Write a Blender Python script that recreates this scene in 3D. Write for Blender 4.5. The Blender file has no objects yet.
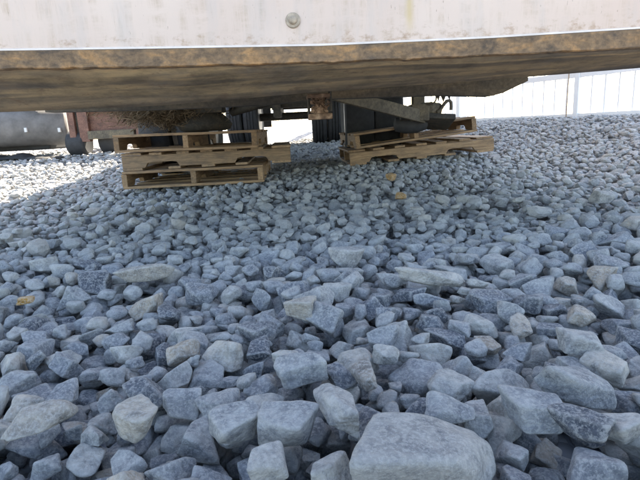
import bpy, bmesh, math, random
import numpy as np
from mathutils import Vector, Matrix, noise as mnoise

random.seed(7)
rng = np.random.default_rng(11)
C = bpy.context.scene.collection
R = math.radians
scene = bpy.context.scene

# ------------------------------------------------------------------ camera
FPX, PITCH, ROLL, CAMZ = 493.0, R(12.8), R(3.0), 0.39
fwd = Vector((0, math.cos(PITCH), -math.sin(PITCH)))
up0 = Vector((0, math.sin(PITCH), math.cos(PITCH)))
rt0 = Vector((1, 0, 0))
rt = rt0 * math.cos(ROLL) - up0 * math.sin(ROLL)
up = up0 * math.cos(ROLL) + rt0 * math.sin(ROLL)
EYE = Vector((0, 0, CAMZ))
cam_d = bpy.data.cameras.new('camera')
cam = bpy.data.objects.new('camera', cam_d)
C.objects.link(cam)
m3 = Matrix((rt, up, -fwd)).transposed()
cam.matrix_world = Matrix.Translation(EYE) @ m3.to_4x4()
cam_d.sensor_width = 36
cam_d.lens = 36 * FPX / 640
cam_d.clip_start = 0.02
cam_d.clip_end = 3000
scene.camera = cam

# ------------------------------------------------------------------ light
SUN = Vector((0.18, 0.95, 1.0)).normalized()          # towards the sun
w = bpy.data.worlds.new('World')
scene.world = w
w.use_nodes = True
nt = w.node_tree
bg = nt.nodes['Background']
sky = nt.nodes.new('ShaderNodeTexSky')
sky.sky_type = 'NISHITA'
sky.sun_disc = False
sky.sun_elevation = math.asin(SUN.z)
sky.sun_rotation = math.atan2(SUN.x, SUN.y)
sky.air_density = 1.0
sky.dust_density = 1.2
sky.ozone_density = 1.0
nt.links.new(sky.outputs[0], bg.inputs[0])
bg.inputs[1].default_value = 0.12
sl = bpy.data.lights.new('sun', 'SUN')
sl.energy = 5.0
sl.angle = R(0.53)
sl.color = (1.0, 0.94, 0.85)
so = bpy.data.objects.new('sun', sl)
C.objects.link(so)
so.rotation_euler = SUN.to_track_quat('Z', 'Y').to_euler()
so.location = (0, 0, 20)
vs = scene.view_settings
vs.view_transform = 'Standard'
vs.look = 'None'
vs.gamma = 1
vs.exposure = 2.65
vs.use_white_balance = True
vs.white_balance_temperature = 7300
vs.white_balance_tint = 10
scene.cycles.max_bounces = 8
scene.cycles.diffuse_bounces = 5


def ray(px, py):
    return (fwd * FPX + rt * (px - 320) + up * (240 - py)).normalized()


def on_depth(px, py, Y):                                # point of that ray at world y = Y
    d = ray(px, py)
    return EYE + d * ((Y - EYE.y) / d.y)


def on_z(px, py, z):
    d = ray(px, py)
    return EYE + d * ((z - EYE.z) / d.z)


# ------------------------------------------------------------------ object helpers
def tag(o, label=None, cat=None, group=None, kind=None):
    for k, v in (('label', label), ('category', cat), ('group', group), ('kind', kind)):
        if v:
            o[k] = v
    return o


def empty(name, loc=(0, 0, 0), rot=None):
    o = bpy.data.objects.new(name, None)
    o.empty_display_size = 0.1
    C.objects.link(o)
    o.matrix_world = Matrix.Translation(Vector(loc)) @ (rot.to_4x4() if rot is not None else Matrix())
    o['_m'] = 0
    del o['_m']
    return o


def link(name, me, parent=None, mat=None, matrix=None):
    o = bpy.data.objects.new(name, me)
    C.objects.link(o)
    if parent is not None:
        o.parent = parent
    if matrix is not None:
        o.matrix_basis = matrix
    if mat is not None and not me.materials:
        me.materials.append(mat)
    return o


class MB:
    """collects geometry, then links it as ONE mesh object"""
    def __init__(self, T=None):
        self.v, self.f = [], []
        self.T = T or (lambda p: p)

    def add(self, vs, fs):
        n = len(self.v)
        self.v += [Vector(self.T(Vector(p))) for p in vs]
        self.f += [tuple(i + n for i in q) for q in fs]
        return self

    def box(self, c, s, M=None):
        x, y, z = s[0] / 2, s[1] / 2, s[2] / 2
        vs = [Vector(p) for p in ((-x, -y, -z), (x, -y, -z), (x, y, -z), (-x, y, -z), (-x, -y, z), (x, -y, z), (x, y, z), (-x, y, z))]
        if M is not None:
            vs = [M @ p for p in vs]
        return self.add([p + Vector(c) for p in vs], [(0, 3, 2, 1), (4, 5, 6, 7), (0, 1, 5, 4), (1, 2, 6, 5), (2, 3, 7, 6), (3, 0, 4, 7)])

    def prism(self, poly, a, b, axis='y'):
        """polygon in the plane across an axis, extruded from a to b along it"""
        def P(p, t):
            return (p[0], t, p[1]) if axis == 'y' else ((t, p[0], p[1]) if axis == 'x' else (p[0], p[1], t))
        n = len(poly)
        vs = [P(p, a) for p in poly] + [P(p, b) for p in poly]
        fs = [(i, (i + 1) % n, n + (i + 1) % n, n + i) for i in range(n)] + [tuple(reversed(range(n))), tuple(range(n, 2 * n))]
        return self.add(vs, fs)

    def tube(self, pts, r, n=10, caps=True):
        pts = [Vector(p) for p in pts]
        rs = r if isinstance(r, (list, tuple)) else [r] * len(pts)
        vs, fs = [], []
        ref = None
        for i, p in enumerate(pts):
            t = (pts[min(i + 1, len(pts) - 1)] - pts[max(i - 1, 0)]).normalized()
            if ref is None:
                ref = t.orthogonal().normalized()
            ref = (ref - t * ref.dot(t)).normalized()
            b = t.cross(ref)
            for k in range(n):
                a = 2 * math.pi * k / n
                vs.append(p + (ref * math.cos(a) + b * math.sin(a)) * rs[i])
        for i in range(len(pts) - 1):
            for k in range(n):
                fs.append((i * n + k, i * n + (k + 1) % n, (i + 1) * n + (k + 1) % n, (i + 1) * n + k))
        if caps:
            fs.append(tuple(reversed(range(n))))
            fs.append(tuple(range((len(pts) - 1) * n, len(pts) * n)))
        return self.add(vs, fs)

    def lathe(self, prof, c, ax='x', n=28):
        """profile of (distance along axis, radius) turned about an axis through c"""
        vs, fs = [], []
        for (t, r) in prof:
            for k in range(n):
                a = 2 * math.pi * k / n
                q = (t, r * math.cos(a), r * math.sin(a)) if ax == 'x' else ((r * math.cos(a), t, r * math.sin(a)) if ax == 'y' else (r * math.cos(a), r * math.sin(a), t))
                vs.append(Vector(q) + Vector(c))
        m = len(prof)
        for i in range(m - 1):
            for k in range(n):
                fs.append((i * n + k, i * n + (k + 1) % n, (i + 1) * n + (k + 1) % n, (i + 1) * n + k))
        fs.append(tuple(reversed(range(n))))
        fs.append(tuple(range((m - 1) * n, m * n)))
        return self.add(vs, fs)

    def mesh(self, name, mat, bevel=0.0, smooth=None, off=None):
        me = bpy.data.meshes.new(name)
        vs = self.v if off is None else [p - off for p in self.v]
        me.from_pydata([tuple(p) for p in vs], [], self.f)
        bm = bmesh.new()
        bm.from_mesh(me)
        bmesh.ops.recalc_face_normals(bm, faces=bm.faces)
        if bevel:
            es = [e for e in bm.edges if len(e.link_faces) == 2 and e.calc_face_angle(0) > R(35)]
            bmesh.ops.bevel(bm, geom=es, offset=bevel, segments=2, profile=0.5, affect='EDGES', clamp_overlap=True)
        if smooth:
            for e in bm.edges:
                if len(e.link_faces) == 2 and e.calc_face_angle(0) > R(smooth):
                    e.smooth = False
            for f in bm.faces:
                f.smooth = True
        bm.to_mesh(me)
        bm.free()
        if mat:
            me.materials.append(mat)
        return me

    def build(self, name, mat, parent=None, bevel=0.0, smooth=None):
        off = None
        if parent is not None:                          # world coordinates were given: go to the parent's own
            inv = parent.matrix_world.inverted() if parent.parent is None else (parent.parent.matrix_world @ parent.matrix_basis).inverted()
            self.v = [inv @ p for p in self.v]
        return link(name, self.mesh(name, mat, bevel, smooth, off), parent)


# ------------------------------------------------------------------ materials
def newmat(name):
    m = bpy.data.materials.new(name)
    m.use_nodes = True
    t = m.node_tree
    return m, t, t.nodes['Principled BSDF'], t.nodes.new, t.links.new


def ramp(N, stops):
    r = N('ShaderNodeValToRGB')
    e = r.color_ramp.elements
    while len(e) < len(stops):
        e.new(0.5)
    for k, (p, c) in enumerate(stops):
        e[k].position = p
        e[k].color = (*c, 1) if len(c) == 3 else c
    return r


def noise(N, L, vec, scale, detail=6, rough=0.6, dist=0.0):
    n = N('ShaderNodeTexNoise')
    n.inputs['Scale'].default_value = scale
    n.inputs['Detail'].default_value = detail
    n.inputs['Roughness'].default_value = rough
    n.inputs['Distortion'].default_value = dist
    if vec is not None:
        L(vec, n.inputs['Vector'])
    return n


def mapped(N, L, vec, scale=(1, 1, 1), loc=(0, 0, 0)):
    m = N('ShaderNodeMapping')
    m.inputs['Scale'].default_value = scale
    m.inputs['Location'].default_value = loc
    L(vec, m.inputs['Vector'])
    return m.outputs[0]


def mix(N, L, fac, a, b, mode='MIX'):
    m = N('ShaderNodeMix')
    m.data_type = 'RGBA'
    m.blend_type = mode
    for sock, val in ((m.inputs[0], fac), (m.inputs[6], a), (m.inputs[7], b)):
        if isinstance(val, (int, float)):
            sock.default_value = val
        elif isinstance(val, tuple):
            sock.default_value = (*val, 1)
        else:
            L(val, sock)
    return m.outputs[2]


def bump(N, L, bs, h, strength, dist):
    b = N('ShaderNodeBump')
    b.inputs['Strength'].default_value = strength
    b.inputs['Distance'].default_value = dist
    L(h, b.inputs['Height'])
    L(b.outputs[0], bs.inputs['Normal'])
    return b


def stone_mat(name, src, tintc=None, tint_amt=0.0, dark=0.0):
    """crushed limestone: grey-blue body, chalky dust, scuffs, thin pale veins. src: where a stone's own random number is kept"""
    m, t, bs, N, L = newmat(name)
    at = N('ShaderNodeAttribute')
    at.attribute_name = 'rnd'
    at.attribute_type = src
    rnd = at.outputs['Fac']
    geo = N('ShaderNodeNewGeometry')
    off = N('ShaderNodeVectorMath')
    off.operation = 'SCALE'
    off.inputs[0].default_value = (37.0, 91.0, 53.0)
    L(rnd, off.inputs['Scale'])
    add = N('ShaderNodeVectorMath')
    add.operation = 'ADD'
    L(geo.outputs['Position'], add.inputs[0])
    L(off.outputs[0], add.inputs[1])
    P = add.outputs[0]
    wn = N('ShaderNodeTexWhiteNoise')
    wn.noise_dimensions = '1D'
    L(rnd, wn.inputs['W'])
    body = ramp(N, [(0.0, (0.07, 0.081, 0.105)), (0.22, (0.165, 0.18, 0.208)), (0.5, (0.275, 0.284, 0.30)), (0.74, (0.35, 0.348, 0.34)), (0.90, (0.44, 0.425, 0.395)), (1.0, (0.36, 0.30, 0.24))])
    L(wn.outputs['Value'], body.inputs[0])
    col = body.outputs[0]
    if tintc:
        col = mix(N, L, tint_amt, col, tintc)
    n1 = noise(N, L, P, 46, 7, 0.66, 0.3)
    r1 = ramp(N, [(0.32, (0.52, 0.55, 0.60)), (0.5, (1, 1, 1)), (0.66, (1.42, 1.40, 1.36))])
    L(n1.outputs[0], r1.inputs[0])
    col = mix(N, L, 1.0, col, r1.outputs[0], 'MULTIPLY')
    # chalky dust in patches broken by fine grain
    n2 = noise(N, L, P, 210, 8, 0.75, 0.1)
    r2 = ramp(N, [(0.48, (0, 0, 0)), (0.57, (1, 1, 1))])
    L(n2.outputs[0], r2.inputs[0])
    dust = N('ShaderNodeMath')
    dust.operation = 'MULTIPLY'
    L(r2.outputs[0], dust.inputs[0])
    dust.inputs[1].default_value = 0.42
    col = mix(N, L, dust.outputs[0], col, (0.62, 0.61, 0.59))
    # thin scuff lines
    mg = noise(N, L, mapped(N, L, P, (1.0, 1.6, 0.8)), 42, 4, 0.55, 0.5)
    rv = ramp(N, [(0.488, (0, 0, 0)), (0.5, (1, 1, 1)), (0.512, (0, 0, 0))])
    L(mg.outputs[0], rv.inputs[0])
    sc = N('ShaderNodeMath')
    sc.operation = 'MULTIPLY'
    L(rv.outputs[0], sc.inputs[0])
    sc.inputs[1].default_value = 0.35
    col = mix(N, L, sc.outputs[0], col, (0.47, 0.47, 0.465))
    # warm iron stain on some faces
    n4 = noise(N, L, P, 19, 4, 0.6)
    r4 = ramp(N, [(0.62, (0, 0, 0)), (0.76, (1, 1, 1))])
    L(n4.outputs[0], r4.inputs[0])
    st = N('ShaderNodeMath')
    st.operation = 'MULTIPLY'
    L(r4.outputs[0], st.inputs[0])
    st.inputs[1].default_value = 0.4
    col = mix(N, L, st.outputs[0], col, (0.33, 0.27, 0.21))
    pt = ramp(N, [(0.505, (0, 0, 0)), (0.56, (0.45, 0.45, 0.45))])
    L(geo.outputs['Pointiness'], pt.inputs[0])
    col = mix(N, L, pt.outputs[0], col, (0.50, 0.495, 0.48))
    if dark:
        col = mix(N, L, dark, col, (0.05, 0.055, 0.07))
    L(col, bs.inputs['Base Color'])
    bs.inputs['Roughness'].default_value = 0.82
    bs.inputs['Specular IOR Level'].default_value = 0.35
    nb = noise(N, L, P, 260, 8, 0.72)
    nc = noise(N, L, P, 70, 5, 0.6)
    ad = N('ShaderNodeMath')
    ad.operation = 'MULTIPLY_ADD'
    L(nc.outputs[0], ad.inputs[0])
    ad.inputs[1].default_value = 1.6
    L(nb.outputs[0], ad.inputs[2])
    bump(N, L, bs, ad.outputs[0], 1.0, 0.006)
    return m


def dirt_mat():
    m, t, bs, N, L = newmat('gravel bed')
    geo = N('ShaderNodeNewGeometry')
    vo = N('ShaderNodeTexVoronoi')
    vo.inputs['Scale'].default_value = 19
    L(geo.outputs['Position'], vo.inputs['Vector'])
    sep = N('ShaderNodeSeparateColor')
    L(vo.outputs['Color'], sep.inputs[0])
    r = ramp(N, [(0, (0.18, 0.19, 0.21)), (0.5, (0.32, 0.325, 0.33)), (1, (0.45, 0.44, 0.42))])
    L(sep.outputs[0], r.inputs[0])
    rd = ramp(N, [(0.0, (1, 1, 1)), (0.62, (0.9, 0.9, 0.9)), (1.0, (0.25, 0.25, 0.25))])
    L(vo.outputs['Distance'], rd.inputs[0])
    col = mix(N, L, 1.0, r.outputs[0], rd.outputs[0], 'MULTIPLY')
    L(col, bs.inputs['Base Color'])
    bs.inputs['Roughness'].default_value = 0.95
    inv = N('ShaderNodeMath')
    inv.operation = 'SUBTRACT'
    inv.inputs[0].default_value = 1
    L(vo.outputs['Distance'], inv.inputs[1])
    bump(N, L, bs, inv.outputs[0], 1.0, 0.04)
    return m


def wood_mat(name, a, b, dirt=0.5):
    m, t, bs, N, L = newmat(name)
    tc = N('ShaderNodeTexCoord')
    oi = N('ShaderNodeObjectInfo')
    off = N('ShaderNodeVectorMath')
    off.operation = 'SCALE'
    off.inputs[0].default_value = (13, 29, 47)
    L(oi.outputs['Random'], off.inputs['Scale'])
    ad = N('ShaderNodeVectorMath')
    L(tc.outputs['Object'], ad.inputs[0])
    L(off.outputs[0], ad.inputs[1])
    P = ad.outputs[0]
    g = noise(N, L, mapped(N, L, P, (2.5, 34, 34)), 2.2, 7, 0.65, 1.2)
    r = ramp(N, [(0.3, a), (0.62, b)])
    L(g.outputs[0], r.inputs[0])
    hv = N('ShaderNodeHueSaturation')
    mr = N('ShaderNodeMapRange')
    mr.inputs[3].default_value = 0.72
    mr.inputs[4].default_value = 1.25
    L(oi.outputs['Random'], mr.inputs[0])
    L(mr.outputs[0], hv.inputs['Value'])
    L(r.outputs[0], hv.inputs['Color'])
    d = noise(N, L, mapped(N, L, P, (6, 16, 16)), 1.6, 8, 0.72)
    rd = ramp(N, [(0.46, (0, 0, 0)), (0.66, (1, 1, 1))])
    L(d.outputs[0], rd.inputs[0])
    ml = N('ShaderNodeMath')
    ml.operation = 'MULTIPLY'
    L(rd.outputs[0], ml.inputs[0])
    ml.inputs[1].default_value = dirt
    col = mix(N, L, ml.outputs[0], hv.outputs[0], (0.09, 0.075, 0.06))
    L(col, bs.inputs['Base Color'])
    bs.inputs['Roughness'].default_value = 0.8
    bump(N, L, bs, g.outputs[0], 0.5, 0.004)
    return m


def front_mat():
    """weathered white sheet: vertical grime runs, specks, a few rust drips"""
    m, t, bs, N, L = newmat('dirty white sheet')
    tc = N('ShaderNodeTexCoord')
    P = tc.outputs['Object']
    base = (0.66, 0.60, 0.585)
    n0 = noise(N, L, P, 1.6, 4, 0.5)
    r0 = ramp(N, [(0.35, (0.54, 0.405, 0.335)), (0.65, (0.62, 0.49, 0.412))])
    L(n0.outputs[0], r0.inputs[0])
    s1 = noise(N, L, mapped(N, L, P, (21, 21, 1.9)), 1.6, 8, 0.75, 0.35)
    r1 = ramp(N, [(0.47, (0, 0, 0)), (0.68, (0.8, 0.8, 0.8))])
    L(s1.outputs[0], r1.inputs[0])
    br = noise(N, L, mapped(N, L, P, (3, 3, 9)), 3.0, 5, 0.7)
    rb = ramp(N, [(0.42, (0, 0, 0)), (0.62, (1, 1, 1))])
    L(br.outputs[0], rb.inputs[0])
    mm = mix(N, L, 1.0, r1.outputs[0], rb.outputs[0], 'MULTIPLY')
    col = mix(N, L, mm, r0.outputs[0], (0.40, 0.29, 0.20))
    s2 = noise(N, L, mapped(N, L, P, (120, 120, 26)), 1.0, 3, 0.6)
    r2 = ramp(N, [(0.69, (0, 0, 0)), (0.75, (0.8, 0.8, 0.8))])
    L(s2.outputs[0], r2.inputs[0])
    col = mix(N, L, r2.outputs[0], col, (0.24, 0.17, 0.12))
    # grey wash near seams
    s3 = noise(N, L, mapped(N, L, P, (9, 9, 2.2)), 1.5, 5, 0.6)
    r3 = ramp(N, [(0.5, (0, 0, 0)), (0.8, (0.5, 0.5, 0.5))])
    L(s3.outputs[0], r3.inputs[0])
    col = mix(N, L, r3.outputs[0], col, (0.40, 0.37, 0.35))
    # one ochre drip
    sep = N('ShaderNodeSeparateXYZ')
    L(P, sep.inputs[0])
    dx = N('ShaderNodeMath')
    dx.operation = 'SUBTRACT'
    L(sep.outputs[0], dx.inputs[0])
    dx.inputs[1].default_value = on_depth(410, 20, 1.5).x - NOSE.x
    ab = N('ShaderNodeMath')
    ab.operation = 'ABSOLUTE'
    L(dx.outputs[0], ab.inputs[0])
    wob = noise(N, L, mapped(N, L, P, (30, 1, 14)), 1.0, 3, 0.6)
    sm = N('ShaderNodeMath')
    sm.operation = 'MULTIPLY_ADD'
    L(wob.outputs[0], sm.inputs[0])
    sm.inputs[1].default_value = 0.02
    L(ab.outputs[0], sm.inputs[2])
    rd = ramp(N, [(0.010, (0.7, 0.7, 0.7)), (0.028, (0, 0, 0))])
    L(sm.outputs[0], rd.inputs[0])
    zr = 0.0
    zm = N('ShaderNodeMapRange')
    zm.inputs[1].default_value = on_depth(410, 34, 1.5).z - zr
    zm.inputs[2].default_value = on_depth(410, 12, 1.5).z - zr
    L(sep.outputs[2], zm.inputs[0])
    dm = mix(N, L, 1.0, rd.outputs[0], zm.outputs[0], 'MULTIPLY')
    col = mix(N, L, dm, col, (0.50, 0.36, 0.16))
    # rust creeping up from the bottom edge
    zb = N('ShaderNodeMapRange')
    zb.inputs[1].default_value = 0.70 - zr
    zb.inputs[2].default_value = 0.63 - zr
    L(sep.outputs[2], zb.inputs[0])
    nb_ = noise(N, L, mapped(N, L, P, (16, 1, 22)), 1.6, 7, 0.7)
    ab_ = N('ShaderNodeMath')
    ab_.operation = 'MULTIPLY_ADD'
    L(zb.outputs[0], ab_.inputs[0])
    ab_.inputs[1].default_value = 0.22
    L(nb_.outputs[0], ab_.inputs[2])
    rb_ = ramp(N, [(0.66, (0, 0, 0)), (0.86, (0.8, 0.8, 0.8))])
    L(ab_.outputs[0], rb_.inputs[0])
    col = mix(N, L, rb_.outputs[0], col, (0.30, 0.18, 0.10))
    L(col, bs.inputs['Base Color'])
    bs.inputs['Roughness'].default_value = 0.55
    bump(N, L, bs, n0.outputs[0], 0.15, 0.02)
    return m


def rust_mat(name, dark, mid, lite, scale=9, stretch=(1, 1, 1), rough=0.75, p=(0.3, 0.5, 0.72)):
    m, t, bs, N, L = newmat(name)
    tc = N('ShaderNodeTexCoord')
    P = mapped(N, L, tc.outputs['Object'], stretch)
    n = noise(N, L, P, scale, 9, 0.68, 0.5)
    r = ramp(N, [(p[0], dark), (p[1], mid), (p[2], lite)])
    L(n.outputs[0], r.inputs[0])
    f = noise(N, L, tc.outputs['Object'], 60, 6, 0.7)
    rf = ramp(N, [(0.3, (0.6, 0.6, 0.6)), (0.7, (1.35, 1.35, 1.35))])
    L(f.outputs[0], rf.inputs[0])
    col = mix(N, L, 1.0, r.outputs[0], rf.outputs[0], 'MULTIPLY')
    L(col, bs.inputs['Base Color'])
    bs.inputs['Roughness'].default_value = rough
    bump(N, L, bs, f.outputs[0], 0.35, 0.004)
    return m


def plate_mat():
    """underside steel plate: greasy dark streaks with olive-tan clay smeared along it"""
    m, t, bs, N, L = newmat('smeared coupler steel')
    tc = N('ShaderNodeTexCoord')
    O = tc.outputs['Object']
    n = noise(N, L, mapped(N, L, O, (0.4, 5, 6)), 1.7, 6, 0.48, 0.9)
    r = ramp(N, [(0.30, (0.08, 0.068, 0.06)), (0.43, (0.15, 0.115, 0.082)), (0.52, (0.31, 0.22, 0.125)), (0.60, (0.16, 0.12, 0.082)), (0.70, (0.27, 0.195, 0.12))])
    L(n.outputs[0], r.inputs[0])
    n2 = noise(N, L, mapped(N, L, O, (1.4, 26, 32)), 2.0, 5, 0.6, 0.5)
    r2 = ramp(N, [(0.60, (0, 0, 0)), (0.72, (0.45, 0.45, 0.45))])
    L(n2.outputs[0], r2.inputs[0])
    col = mix(N, L, r2.outputs[0], r.outputs[0], (0.045, 0.042, 0.04))
    n3 = noise(N, L, O, 3.0, 5, 0.6)
    r3 = ramp(N, [(0.48, (0, 0, 0)), (0.64, (0.6, 0.6, 0.6))])
    L(n3.outputs[0], r3.inputs[0])
    col = mix(N, L, r3.outputs[0], col, (0.15, 0.14, 0.13))
    n4 = noise(N, L, mapped(N, L, O, (3.0, 4.5, 4.5)), 3.0, 8, 0.7, 0.3)
    r4 = ramp(N, [(0.35, (0.6, 0.6, 0.61)), (0.5, (1, 1, 1)), (0.7, (1.4, 1.32, 1.2))])
    L(n4.outputs[0], r4.inputs[0])
    col = mix(N, L, 1.0, col, r4.outputs[0], 'MULTIPLY')
    n5 = noise(N, L, mapped(N, L, O, (5, 7, 7)), 4.0, 8, 0.74)
    r5 = ramp(N, [(0.55, (0, 0, 0)), (0.66, (0.8, 0.8, 0.8))])
    L(n5.outputs[0], r5.inputs[0])
    col = mix(N, L, r5.outputs[0], col, (0.15, 0.095, 0.06))
    L(col, bs.inputs['Base Color'])
    bs.inputs['Roughness'].default_value = 0.72
    bump(N, L, bs, n2.outputs[0], 0.35, 0.006)
    return m


def plain(name, col, rough=0.6, metal=0.0, var=0.25, scale=14):
    m, t, bs, N, L = newmat(name)
    tc = N('ShaderNodeTexCoord')
    n = noise(N, L, tc.outputs['Object'], scale, 6, 0.65)
    r = ramp(N, [(0.3, tuple(c * (1 - var) for c in col)), (0.7, tuple(min(1, c * (1 + var)) for c in col))])
    L(n.outputs[0], r.inputs[0])
    L(r.outputs[0], bs.inputs['Base Color'])
    bs.inputs['Roughness'].default_value = rough
    bs.inputs['Metallic'].default_value = metal
    bump(N, L, bs, n.outputs[0], 0.12, 0.004)
    return m


NOSE = Vector((0.13, 1.5, 0.0))
MAT = {}
MAT['stone_o'] = stone_mat('limestone single', 'OBJECT')
MAT['stone_g'] = stone_mat('limestone gravel', 'GEOMETRY')
MAT['stone_pale'] = stone_mat('pale limestone', 'OBJECT', (0.40, 0.39, 0.375), 0.7)
MAT['stone_tan'] = stone_mat('tan limestone', 'OBJECT', (0.36, 0.31, 0.255), 0.65)
MAT['stone_dark'] = stone_mat('dark limestone', 'OBJECT', (0.09, 0.10, 0.125), 0.9)
MAT['stone_grey'] = stone_mat('grey limestone', 'OBJECT', (0.28, 0.292, 0.31), 0.8)
MAT['stone_yellow'] = stone_mat('ochre stone', 'OBJECT', (0.40, 0.21, 0.045), 1.0)
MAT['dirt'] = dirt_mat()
MAT['wood'] = wood_mat('pallet wood', (0.165, 0.098, 0.054), (0.38, 0.245, 0.135))
MAT['wood_grey'] = wood_mat('weathered pallet wood', (0.16, 0.105, 0.066), (0.35, 0.235, 0.14), 0.6)
MAT['front'] = front_mat()
MAT['rail'] = rust_mat('rusted bottom rail', (0.07, 0.048, 0.032), (0.19, 0.115, 0.06), (0.40, 0.205, 0.075), 15, (0.8, 1, 1.7), p=(0.33, 0.51, 0.72))
MAT['plate'] = plate_mat()
MAT['under'] = rust_mat('grimy underframe', (0.022, 0.02, 0.018), (0.048, 0.043, 0.035), (0.10, 0.078, 0.052), 8)
MAT['channel'] = rust_mat('dirty cross channel', (0.05, 0.044, 0.038), (0.10, 0.082, 0.06), (0.19, 0.14, 0.085), 5, (0.6, 2, 2.5))
MAT['kingpin'] = rust_mat('flaking rust', (0.05, 0.035, 0.025), (0.17, 0.10, 0.06), (0.40, 0.28, 0.19), 16, p=(0.32, 0.5, 0.66))
MAT['leg'] = rust_mat('dusty landing leg steel', (0.055, 0.047, 0.036), (0.12, 0.10, 0.07), (0.20, 0.16, 0.10), 9)
MAT['red'] = rust_mat('rust red frame', (0.075, 0.045, 0.036), (0.16, 0.08, 0.058), (0.26, 0.135, 0.095), 7)
MAT['tank'] = plain('dull grey tank', (0.17, 0.167, 0.165), 0.85, 0.0, 0.3, 7)
MAT['tyre'] = plain('tyre rubber', (0.032, 0.033, 0.036), 0.75, 0, 0.3, 20)
MAT['rim'] = plain('wheel steel', (0.28, 0.28, 0.29), 0.5, 0.6, 0.25, 20)
MAT['galv'] = plain('white painted fence steel', (0.86, 0.87, 0.87), 0.5, 0.0, 0.03, 20)
MAT['clad'] = plain('white cladding', (0.82, 0.82, 0.81), 0.5, 0, 0.03, 2)
MAT['roofm'] = plain('grey roof metal', (0.45, 0.46, 0.47), 0.5, 0.2, 0.1, 2)
MAT['alu'] = plain('painted trim edge', (0.66, 0.58, 0.53), 0.5, 0.0, 0.15, 12)
MAT['straw'] = plain('dry straw', (0.12, 0.082, 0.045), 0.85, 0, 0.45, 30)
MAT['mat'] = plain('black rubber', (0.03, 0.03, 0.03), 0.8, 0, 0.3, 12)
MAT['reflect'] = plain('white reflector tape', (0.6, 0.6, 0.6), 0.4, 0, 0.03)
MAT['bolt'] = plain('dull zinc', (0.36, 0.29, 0.22), 0.6, 0.25, 0.4, 60)
MAT['rod'] = plain('rusty rod', (0.42, 0.32, 0.24), 0.8, 0, 0.3, 30)

# ------------------------------------------------------------------ terrain
FD = Vector((-0.5, 0.866, 0)).normalized()              # along the fence
FN = Vector((0.866, 0.5, 0))                            # across it, outwards
SF = 6.95                                               # fence line: FN . p = SF


def sstep(a, b, x):
    t = np.clip((x - a) / (b - a), 0, 1)
    return t * t * (3 - 2 * t)


def terr(x, y):
    s = 0.866 * x + 0.5 * y
    a = 0.31 * sstep(3.1, 6.4, s) * sstep(1.5, 4.5, y)
    b = (0.10 + 0.125 * sstep(-0.8, -2.6, x)) * sstep(3.6, 8.0, y)
    z = np.maximum(a, b) + 0.06 * np.minimum(a, b) / 0.3
    z = z + 0.075 * np.exp(-((x - 0.95) ** 2 + (y - 4.6) ** 2) / 0.7)
    z = z + 0.012 * np.sin(2.3 * x + 1.0) * np.sin(1.9 * y + 0.4) + 0.009 * np.sin(5.1 * x - 2.0 * y) * np.cos(3.7 * y + 1.3 * x)
    return z


def bed(x, y):
    return terr(x, y) - (0.085 - 0.05 * sstep(2.6, 4.5, y))


gx = np.concatenate([[-900, -300, -120, -60, -30, -20, -14], np.arange(-10, 10.01, 0.25), [14, 20, 30, 60, 120, 300, 900]])
gy = np.concatenate([[-900, -300, -120, -60, -30, -15, -8, -4, -2, -1], np.arange(0, 16.01, 0.25), [20, 26, 34, 60, 120, 300, 900]])
GX, GY = np.meshgrid(gx, gy)
GZ = bed(GX, GY)
nx, ny = len(gx), len(gy)
gv = np.stack([GX.ravel(), GY.ravel(), GZ.ravel()], 1)
gf = [(j * nx + i, j * nx + i + 1, (j + 1) * nx + i + 1, (j + 1) * nx + i) for j in range(ny - 1) for i in range(nx - 1)]
gm = bpy.data.meshes.new('gravel_ground')
gm.from_pydata(gv.tolist(), [], gf)
gm.polygons.foreach_set('use_smooth', [True] * len(gf))
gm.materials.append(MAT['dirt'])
ground = tag(link('ground', gm), 'grey crushed stone yard spreading under the trailer to the fence', None, None, 'structure')


# ------------------------------------------------------------------ stones
def ico(sub):
    bm = bmesh.new()
    bmesh.ops.create_icosphere(bm, subdivisions=sub, radius=1)
    v = np.array([p.co[:] for p in bm.verts])
    f = np.array([[q.index for q in p.verts] for p in bm.faces])
    bm.free()
    return v / np.linalg.norm(v, axis=1)[:, None], f


ICO = {k: ico(k) for k in (1, 2, 3, 4, 5)}


class Stone:
    """a rounded-edged random polyhedron; surf() samples it over any icosphere"""
    def __init__(s, r, dims=None, jit=0.24, p=15):
        # six faces of a skewed block, then a few broken corners
        ax = np.concatenate([np.eye(3), -np.eye(3)])
        d = ax + r.normal(size=(6, 3)) * jit
        e = r.uniform(0.78, 1.0, 6)
        m = int(r.integers(3, 8))
        c = r.choice([-1.0, 1.0], size=(m, 3)) * r.uniform(0.15, 1.0, (m, 3))
        d = np.concatenate([d, c])
        d /= np.linalg.norm(d, axis=1)[:, None]
        e = np.concatenate([e, r.uniform(0.86, 1.12, m)])
        s.n, s.d, s.p = d, e, (p if dims is not None else r.uniform(9, 24))
        s.dims = dims if dims is not None else np.array([1.0, r.uniform(0.64, 0.95), r.uniform(0.46, 0.78)])
        s.k = r.normal(size=(14, 3)) * np.repeat([2.2, 5.0], 7)[:, None]
        s.ph = r.uniform(0, 6.28, 14)
        s.am = np.repeat([0.016, 0.009], 7)
        vv = s.raw(ICO[4][0])
        s.c, s.h = (vv.max(0) + vv.min(0)) / 2, (vv.max(0) - vv.min(0))

    def raw(s, v):
        q = np.maximum(v @ s.n.T, 1e-4) / s.d
        r = (q ** s.p).sum(1) ** (-1 / s.p)
        r = r * (1 + (s.am * np.sin(v @ s.k.T + s.ph)).sum(1))
        return v * r[:, None]

    def surf(s, v):                                     # size 1 along x before the dims
        return (s.raw(v) - s.c) / s.h * s.dims


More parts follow.
